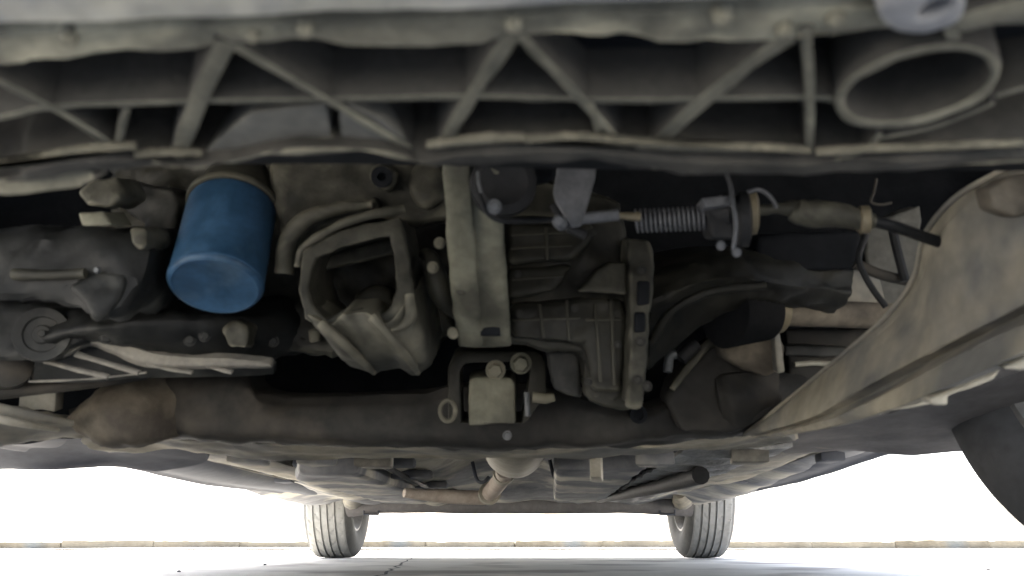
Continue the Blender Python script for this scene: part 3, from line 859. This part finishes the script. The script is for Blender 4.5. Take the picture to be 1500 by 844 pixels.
# ---- subframe crossmember
sf_rows = [
    poly([(98, 600, 1.0), (180, 560, 1.0), (270, 549, 1.0), (352, 546, 1.0), (378, 574, 1.0), (440, 583, 1.0), (600, 577, .99), (680, 565, .98), (780, 562, .98), (856, 586, .98), (905, 600, .98), (960, 596, .98), (1010, 570, .99), (1060, 548, 1.0), (1130, 540, 1.02), (1190, 556, 1.04)], 1),
    poly([(100, 612, .985), (180, 582, .985), (270, 575, .985), (352, 574, .985), (388, 596, .98), (440, 604, .98), (600, 600, .975), (680, 592, .97), (780, 592, .97), (856, 604, .97), (905, 616, .97), (960, 612, .97), (1010, 592, .98), (1060, 578, .985), (1130, 575, 1.0), (1180, 580, 1.03)], 1),
    poly([(112, 636, 1.0), (190, 628, 1.0), (270, 634, .99), (352, 638, .99), (400, 640, .985), (450, 644, .985), (600, 648, .98), (680, 649, .98), (780, 650, .98), (856, 648, .98), (905, 646, .98), (960, 642, .985), (1010, 636, .99), (1060, 630, 1.0), (1110, 624, 1.02), (1150, 620, 1.04)], 1),
    poly([(130, 644, 1.06), (200, 641, 1.06), (270, 645, 1.05), (352, 649, 1.05), (400, 651, 1.05), (450, 653, 1.05), (600, 657, 1.04), (680, 658, 1.04), (780, 659, 1.04), (856, 657, 1.04), (905, 655, 1.05), (960, 651, 1.05), (1010, 645, 1.06), (1060, 640, 1.06), (1100, 636, 1.08), (1130, 633, 1.08)], 1)]
sub = MB().patch(sf_rows, 110, 24, (0, .06, .016)).build('subframe', M['sub'], car, amp=.005, nscale=18, label='dark steel subframe crossmember spanning the car')
MB().lathe(P(935, 607, .965), (0, -1, -.3), [(-.01, .010), (.004, .010), (.004, .006), (-.002, .006), (-.002, .001)], 18).build('hole_collar', M['void'], sub)
sl = MB().patch([poly([(112, 596, .985), (150, 566, .97), (200, 554, .97), (262, 552, 1.01)], 1), poly([(98, 615, .97), (140, 600, .94), (200, 590, .945), (275, 592, 1.0)], 1),
                 poly([(112, 634, .975), (150, 646, .95), (205, 646, .955), (268, 636, 1.005)], 1), poly([(130, 640, 1.02), (160, 654, 1.02), (210, 652, 1.02), (245, 642, 1.02)], 1)], 24, 20, (0, .05, .015)).build(
    'end_cap', M['rust'], sub, amp=.004, nscale=30, label='rusty tan end of the subframe at the left')
# dusty lower lip of the subframe
lipr = [poly([(120, 648, 1.06), (250, 642, 1.06), (400, 652, 1.06), (600, 658, 1.05), (780, 659, 1.05), (960, 652, 1.06), (1060, 640, 1.07), (1120, 636, 1.08)], 1),
        poly([(122, 655, 1.12), (250, 652, 1.13), (400, 660, 1.13), (600, 665, 1.13), (780, 665, 1.13), (960, 659, 1.13), (1070, 647, 1.14), (1150, 641, 1.14)], 1),
        poly([(160, 664, 1.23), (262, 665, 1.24), (400, 672, 1.24), (600, 672, 1.24), (780, 671, 1.24), (960, 667, 1.24), (1080, 658, 1.24), (1170, 646, 1.24)], 1)]
MB().patch(lipr, 160, 14, (0, .005, .02), relief=lambda u, v, p: (0, 0, .005 * noise.noise(p * 16) + .010 * max(0, noise.noise(p * 7 + Vector((9, 0, 0)))))).build('lower_lip', M['dusty'], sub, amp=.002)

# lower arm on the right of the subframe
la = casting('lower_arm', [(978, 592), (986, 566), (1010, 540), (1040, 506), (1056, 500), (1090, 516), (1130, 548), (1150, 590), (1090, 632), (1000, 636)], .955, .06, 'sub', car, bevel=.006, amp=.004, label='dark lower arm with a bright slanted edge')
MB().tube(poly([(985, 570), (1010, 536), (1032, 510), (1046, 500)], .95), [PX(.95, 4), PX(.95, 6), PX(.95, 7), PX(.95, 9)], sm=12).build('edge', M['cast'], la, amp=.001)
MB().tube(poly([(978, 545), (981, 522), (990, 519)], .93), PX(.93, 7), sm=8).build('stud', M['zinc'], la)
MB().tube(poly([(996, 526), (1010, 512), (1020, 504)], .94), PX(.94, 11), sm=6).build('sleeve', M['black'], la)
MB().patch([poly([(1050, 556, .945), (1070, 548, .94), (1140, 540, .96)], 1), poly([(1056, 590, .94), (1080, 588, .93), (1140, 580, .95)], 1), poly([(1060, 622, .96), (1086, 626, .955), (1120, 610, .97)], 1)], 14, 14, (0, .03, .01)).build('pad', M['sub'], la, amp=.002)

# ---- rear mount on the subframe
rm = MB()
rm.ring(poly([(656, 620), (656, 540), (664, 522), (680, 516), (780, 514), (794, 520), (800, 536), (800, 575), (785, 600), (770, 620)], .90),
        poly([(676, 620), (674, 545), (680, 534), (690, 532), (768, 530), (774, 536), (776, 545), (772, 575), (768, 600), (764, 620)], .90), (0, .05, .02))
mount = rm.build('mount_bracket', M['cast_dark'], car, bevel=.002, amp=.001, label='dark arched mount bracket round a pale block')
casting('mount_block', [(686, 558), (694, 553), (748, 553), (755, 560), (757, 622), (686, 624)], .90, .06, 'beam', mount, bevel=.004, amp=.0015, cell=.008, label='pale olive rubber mount block')
casting('back_plate', [(672, 530), (778, 528), (776, 560), (672, 560)], .95, .02, 'void', mount, bevel=.002, amp=0, cell=0)
MB().hexbolt(P(726, 542, .90), (0, -1, -.3), .008, .010).build('bolt', M['cast'], mount)
MB().hexbolt(P(763, 532, .885), (0, -1, -.3), .0085, .012).build('bolt', M['beam'], mount)
MB().tube(poly([(780, 582), (800, 584), (812, 582)], .89), [PX(.9, 8), PX(.9, 8), PX(.9, 6)], n=10).build('stud', M['cast'], mount)
MB().tube(poly([(771, 575), (773, 610)], .885), PX(.9, 4), n=8).build('pin', M['zinc'], mount)
ang = [2 * math.pi * i / 24 for i in range(25)]
MB().tube([P(656 + 11 * math.cos(a), 602 + 15 * math.sin(a), .885) for a in ang], PX(.9, 3.2), n=8).build('loop_nut', M['cast'], mount)
bolts(mount, [(743, 638, .965)], .004)

# ---- right longitudinal rail
Lr = [(1088, 637, 1.03), (1160, 582, .90), (1230, 524, .80), (1300, 462, .72), (1338, 408, .68), (1354, 346, .64), (1400, 290, .59), (1480, 244, .54), (1590, 200, .47)]
L2 = [(1090, 638, 1.01), (1164, 586, .885), (1236, 530, .785), (1308, 470, .705), (1348, 416, .665), (1368, 356, .625), (1414, 302, .575), (1494, 256, .525), (1604, 212, .46)]
G0 = [(1098, 638, 1.02), (1186, 612, .83), (1240, 582, .745), (1292, 553, .69), (1340, 527, .65), (1388, 502, .61), (1470, 460, .555), (1560, 412, .50), (1660, 360, .45)]
G1 = [(1103, 640, 1.03), (1188, 617, .85), (1240, 595, .765), (1306, 562, .70), (1358, 532, .655), (1404, 508, .62), (1484, 469, .565), (1574, 420, .51), (1670, 372, .46)]
G2 = [(1107, 641, 1.02), (1190, 622, .82), (1240, 605, .72), (1324, 564, .645), (1376, 537, .60), (1420, 514, .57), (1500, 475, .52), (1590, 430, .47), (1690, 382, .42)]
B0 = [(1112, 643, 1.02), (1200, 628, .81), (1260, 613, .705), (1324, 592, .635), (1386, 566, .58), (1455, 536, .535), (1500, 514, .51), (1600, 468, .46), (1700, 420, .41)]
B1 = [(1114, 644, 1.05), (1200, 630, .85), (1260, 617, .745), (1324, 598, .675), (1386, 573, .62), (1455, 544, .575), (1500, 523, .55), (1600, 478, .50), (1700, 432, .45)]


def lin(rows, k):
    """straight sheet-metal faces with tight folds: crowd extra rows next to each fold"""
    out = []
    for a_, b_ in zip(rows[:-1], rows[1:]):
        for t in (.04, .5, .96):
            out.append([p.lerp(q, t) for p, q in zip(a_, b_)])
    return [rows[0]] + out + [rows[-1]]


rl = MB().patch(lin([poly(r_, 1) for r_ in (Lr, L2, G0, G1, G2, B0, B1)], 3), 60, 100, (.03, .02, .012)).build(
    'side_rail', M['dusty'], car, amp=.0012, nscale=30, label='big dusty beige side rail slanting in from the right')
MB().tube(poly([(1092, 635, 1.02), (1160, 581, .895), (1230, 523, .795), (1300, 461, .715), (1338, 407, .675), (1354, 345, .635), (1400, 289, .585), (1480, 243, .535)], 1), .0022, sm=40, n=8).build('folded_edge', M['dusty'], rl)
MB().tube([P(1386, 388, .655), P(1380, 410, .66), P(1368, 436, .67), P(1356, 452, .68)], [.002, .005, .005, .002], sm=12, flat=.6).build('dent_ridge', M['shield'], rl)
casting('rough_hole', [(1448, 276), (1480, 258), (1530, 250), (1540, 300), (1490, 318), (1456, 306)], .520, .02, 'rust', rl, bevel=.003, amp=.002, cell=.006, label='rough brown recess near the top of the rail')
for q, Y_ in (([(1296, 603), (1330, 590), (1362, 580), (1366, 592), (1324, 600)], .66), ([(1362, 584), (1400, 566), (1440, 550), (1468, 541), (1456, 556), (1430, 568), (1391, 581), (1390, 595), (1366, 594)], .60), ([(1470, 540), (1520, 516), (1570, 494), (1570, 516), (1500, 543)], .54)):
    casting('flange_lug', q, Y_, .02, 'shield', rl, bevel=.003, amp=.0008, cell=.008)

# ---- floor pan, sills and liners
ZF = .205


def W3(x_, y_, z_):
    return (x_ + xc(y_), y_, z_)


def floor_rel(u, v, p):
    x_ = p.x - xc(p.y)
    k = .012 * math.sin(x_ * 26) * (1 if abs(x_) > .2 else .3)
    return (0, 0, k + .010 * noise.noise(p * 5))


FL = ((1.245, .235), (1.7, .232), (2.3, .222), (2.9, .207), (3.25, .205), (4.0, .25))
MB().patch([[W3(a, b, c + t * max(0, min(1, (2.9 - b) / .8))) for b, c in FL] for a, t in ((-.78, 0), (-.6, 0), (-.4, 0), (-.2, 0), (-.08, .06), (.08, .06), (.2, 0), (.4, 0), (.6, 0), (.78, 0))], 60, 90, (0, 0, .02), relief=floor_rel).build(
    'floor_pan', M['under_dark'], car, label='grey underbody floor pan running back to the rear axle')
for s in (-1, 1):
    sl_ = MB().patch([[W3(s * a, b, c + .004 * math.sin(b * 5)) for b, c in ((1.28, z0 + (.020 if s < 0 else .046)), (1.6, z0 + (.021 if s < 0 else .043)), (2.1, z0 + (.024 if s < 0 else .038)), (2.6, z0 + (.030 if s < 0 else .034)), (2.98, z0 + .034), (3.2, z0 + .044))]
                      for a, z0 in ((.60, .215), (.64, .19), (.68, .178), (.715, .176), (.735, .172), (.745, .190), (.80, .196), (.84, .22))], 40, 40, (0, 0, .012)).build(
        'side_sill', M['under'], car, amp=.002, nscale=8, label='%s body sill edge against the bright ground' % ('left' if s < 0 else 'right'))
    MB().patch([[W3(s * a, b, c) for b, c in ((1.26, .235), (1.36, .214), (1.6, .209), (2.2, .213), (2.7, .219), (3.0, .224))] for a in (.44, .47, .53, .56)], 30, 16, (0, 0, .03),
               relief=lambda u, v, p: (0, 0, -.006 * math.sin(math.pi * v) + .003 * noise.noise(p * 11))).build('floor_rail', M['dust_edge'], car, amp=.002,
               label='dusty %s floor rail under the cabin' % ('left' if s < 0 else 'right'))
# front wheel arch liners
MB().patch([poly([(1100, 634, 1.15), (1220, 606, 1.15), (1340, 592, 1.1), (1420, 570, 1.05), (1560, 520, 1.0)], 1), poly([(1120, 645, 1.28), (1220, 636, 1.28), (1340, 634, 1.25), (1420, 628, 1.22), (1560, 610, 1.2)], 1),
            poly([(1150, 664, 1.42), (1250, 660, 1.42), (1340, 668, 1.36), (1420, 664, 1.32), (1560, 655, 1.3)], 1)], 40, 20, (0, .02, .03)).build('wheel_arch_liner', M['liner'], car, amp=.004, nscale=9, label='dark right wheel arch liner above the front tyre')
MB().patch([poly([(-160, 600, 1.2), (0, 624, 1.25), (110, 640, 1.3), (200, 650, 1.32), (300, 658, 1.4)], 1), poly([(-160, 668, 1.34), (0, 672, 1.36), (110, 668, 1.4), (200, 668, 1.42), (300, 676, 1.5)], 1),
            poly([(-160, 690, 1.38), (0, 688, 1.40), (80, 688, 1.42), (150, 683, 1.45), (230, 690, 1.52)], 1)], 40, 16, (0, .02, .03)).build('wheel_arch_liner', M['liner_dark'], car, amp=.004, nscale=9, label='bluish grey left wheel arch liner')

# underfloor details
def slab(name, pts, z0, h, m, label=None, **k):
    return MB().prism([W3(a, b, z0) for a, b in pts], (0, 0, h)).build(name, M[m], car, bevel=k.get('bevel', .012), amp=k.get('amp', .004), cell=.06, nscale=12, label=label)


slab('fuel_tank', [(-.46, 1.9), (-.40, 1.7), (-.28, 1.7), (-.27, 2.5), (-.30, 3.0), (-.46, 3.0)], .186, .05, 'under_dark', 'blue grey underfloor tank left of the exhaust')
slab('floor_cover', [(.10, 1.55), (.26, 1.5), (.27, 2.5), (.24, 2.75), (.12, 2.75)], .178, .06, 'under_dark', 'dark grey moulded underfloor cover right of the exhaust')
mb = MB()
mb.patch([[W3(a, b, .188 + .006 * (b - 1.3)) for b in (1.25, 1.7, 2.2, 2.7, 3.1)] for a in (.29, .34, .40, .44)], 70, 10, (0, 0, .006), relief=lambda u, v, p: (0, 0, .007 * math.sin(u * 90) * math.sin(v * 3 + .2) + .006 * noise.noise(p * 25)))
mb.build('heat_shield', M['foil'], car, label='crinkled silver heat shield at right of the floor')
MB().tube([W3(.27, 2.9, .20), W3(.33, 2.0, .178), W3(.36, 1.55, .172)], .016, sm=12).build('dark_pipe', M['black'], car, label='dark pipe lying along the crinkled heat shield')
slab('floor_plate', [(.44, 1.34), (.55, 1.34), (.60, 2.2), (.5, 2.6)], .208, .02, 'dusty', 'dusty beige plate beside the right sill')
slab('tab', [(.155, 1.40), (.175, 1.40), (.165, 1.30), (.148, 1.30)], .150, .04, 'shield', 'small pale tab hanging below the subframe', bevel=.003, amp=.001)
for s in (-1, 1):
    for y_ in (1.45, 1.75, 2.05, 2.4, 2.75):
        slab('cross_rib', [(s * .18, y_), (s * .43, y_ + .01), (s * .43, y_ + .05), (s * .18, y_ + .045)], .206 - .004 * (y_ - 1.4), .02, 'under', bevel=.006)
    for y_, x_ in ((1.38, .50), (1.62, .60), (1.95, .51), (2.3, .58), (2.6, .5)):
        slab('floor_bracket', [(s * x_, y_), (s * (x_ + .05), y_ + .01), (s * (x_ + .045), y_ + .08), (s * (x_ + .01), y_ + .07)], .203 + .010 * (y_ - 1.4), .02, random.choice(['under', 'under_dark', 'dusty']), bevel=.004, amp=.002)
    MB().tube([W3(s * .60, 1.3, .225), W3(s * .585, 1.6, .219), W3(s * .59, 2.1, .219), W3(s * .57, 2.6, .222), W3(s * .55, 3.1, .226)], .005, sm=20, n=8).build('brake_line', M['dust_edge'], car)
for x_, y_ in ((-.30, 1.32), (-.22, 1.36), (-.40, 1.30), (.22, 1.33), (.36, 1.30)):
    slab('floor_bracket', [(x_, y_), (x_ + .06, y_), (x_ + .055, y_ + .05), (x_ + .01, y_ + .06)], .172, .04, random.choice(['plate', 'under_dark', 'under']), bevel=.004, amp=.003)
# front exhaust box and pipe
ex = MB().lathe(W3(.035, 1.36, .232), (0, 1, .01), [(-.06, .03), (-.05, .052), (-.03, .058), (.3, .060), (.36, .05), (.38, .03)], 36)
exo = ex.build('exhaust', M['shield'], car, amp=.001, label='pale round exhaust box with tan pipe under the tunnel')
pp = [P(740, 688, 2.0), P(734, 702, 2.1), P(716, 724, 2.3), P(704, 729, 2.32), P(650, 727, 2.3), P(592, 722, 2.25)]
MB().tube(pp, [.021, .021, .021, .019, .018, .012], n=18, sm=34).build('exhaust_pipe', M['pipe'], exo, label='tan exhaust pipe bending left before the axle')
MB().lathe(P(738, 694, 2.05), (pp[0] - pp[1]), [(-.012, .026), (.012, .026)], 20).build('pipe_clamp', M['shield'], exo)
MB().lathe(P(717, 723, 2.29), (pp[1] - pp[2]), [(-.010, .029), (.010, .029)], 20).build('pipe_clamp', M['shield'], exo)

for x_, y_ in ((-.02, 1.75), (.10, 2.2), (-.10, 2.25)):
    MB().tube([W3(x_, y_, .26), W3(x_ + .012, y_, .215), W3(x_ + .03, y_ - .02, .206), W3(x_ + .045, y_ - .02, .22)], .0045, sm=12, n=8).build('hanger', M['under'], exo)
mb = MB()
mb.tube([W3(-.245, 1.3, .21), W3(-.24, 1.8, .206), W3(-.235, 2.4, .206), W3(-.22, 3.1, .215)], .006, sm=24, n=8)
mb.build('fuel_line', M['black'], car)
MB().tube([W3(.16, 1.35, .215), W3(.19, 1.9, .20), W3(.30, 2.6, .205), W3(.42, 3.05, .215)], .005, sm=24, n=8).build('handbrake_cable', M['under'], car)
# ---- rear axle
ab = MB()
ab.tube([W3(-.64, 3.30, .20), W3(-.5, 3.28, .205), W3(-.2, 3.27, .200), W3(.1, 3.27, .199), W3(.4, 3.28, .203), W3(.64, 3.30, .20)], [.048, .040, .037, .037, .040, .048], n=20, sm=40)
axle = ab.build('rear_axle', M['liner'], car, amp=.002, nscale=9, label='grey rear axle beam between the tyres')
for s in (-1, 1):
    MB().tube([W3(s * .52, 3.26, .178), W3(s * .52, 3.26, .160), W3(s * .575, 3.26, .160), W3(s * .575, 3.26, .178)], .004, n=8).build('bracket_loop', M['under'], axle)
    MB().tube([W3(s * .56, 3.02, .23), W3(s * .60, 3.2, .215), W3(s * .64, 3.42, .25)], [.03, .045, .05], sm=10, flat=.8).build('trailing_arm', M['dusty'], axle, amp=.003, nscale=10)
    MB().lathe(W3(s * .52, 3.5, .30), (s, 0, 0), [(0, .05), (.02, .11), (.09, .11), (.1, .06)], 30).build('brake_drum', M['void'], axle)


# ---- wheels
def wheel(x0, y0, steer, label, s):
    root = bpy.data.objects.new('wheel', None)
    COL.objects.link(root)
    root.parent = car
    c = Vector((x0, y0, .30))
    WORLD[root.name] = c
    root.location = c - WORLD['car']
    root['label'] = label
    RAD, HW = .30, .0925
    prof = [(-.075, .19), (-.088, .205), (-.0945, .235), (-.093, .265), (-.083, .287), (-.074, .2945)]
    gro = [-.045, -.0165, .0105, .040]
    tread = [-.070]
    for g_ in gro:
        tread += [(g_ - .0042), ('d', g_ - .0030), ('d', g_ + .0030), (g_ + .0042)]
    tread += [.070]
    tr = []
    last = -.070
    for t in tread:
        d = isinstance(t, tuple)
        tt = t[1] if d else t
        if not d and tt - last > .015:
            for q in (1, 2, 3):
                tr.append((last + (tt - last) * q / 4, 'b'))
        tr.append((tt, 'd' if d else 'b'))
        last = tt
    full = [(a, b, 's') for a, b in prof] + [(t, RAD - .0035 * (abs(t) / .075) ** 2 - (.0075 if k == 'd' else 0), k) for t, k in tr] + [(-a, b, 's') for a, b in prof[::-1]]
    n = 360
    vs, fs = [], []
    for i, (t, r, k) in enumerate(full):
        for j in range(n):
            a = 2 * math.pi * j / n
            rr = r
            sh = int(abs(t) * 260)
            if k == 'b' and (.016 < abs(t) < .036 or abs(t) > .055) and (j + sh) % 12 == 0:
                rr -= .0035
            vs.append((t, rr * math.cos(a), rr * math.sin(a)))
    for i in range(len(full) - 1):
        for j in range(n):
            j2 = (j + 1) % n
            fs.append((i * n + j, (i + 1) * n + j, (i + 1) * n + j2, i * n + j2))
    rot = Matrix.Rotation(steer, 3, 'Z')
    ty = MB().add([rot @ Vector(v) + c for v in vs], fs).build('tyre', M['tyre_dark' if y0 < 2 else 'tyre'], root, angle=30)
    ty.data.materials.append(M['tyre_side' if y0 > 2 else 'tyre_dark'])
    kk = [f_[2] for f_ in full]
    for pi, pol in enumerate(ty.data.polygons):
        vi = pol.vertices[0] // n
        pol.material_index = 1 if kk[min(v_ // n for v_ in pol.vertices)] == 's' and kk[max(v_ // n for v_ in pol.vertices)] == 's' else 0
    q = MB().lathe((0, 0, 0), (1, 0, 0), [(-.078, .196), (-.080, .186), (-.07, .178), (-.05, .166), (.05, .160), (.07, .178), (.08, .186), (.078, .196)], 48, caps=False)
    q.lathe((s * .035, 0, 0), (1, 0, 0), [(0, .16), (.004, .16), (.02, .06), (.02, .001), (.0, .001)], 40, caps=False)
    q.v = [rot @ v + c for v in q.v]
    q.build('rim', M['rim'], root)
    return root


wheel(xc(3.5) - .758, 3.68, 0, 'left rear wheel with grooved dusty tyre', -1)
wheel(xc(3.5) + .745, 3.68, 0, 'right rear wheel with grooved dusty tyre', 1)
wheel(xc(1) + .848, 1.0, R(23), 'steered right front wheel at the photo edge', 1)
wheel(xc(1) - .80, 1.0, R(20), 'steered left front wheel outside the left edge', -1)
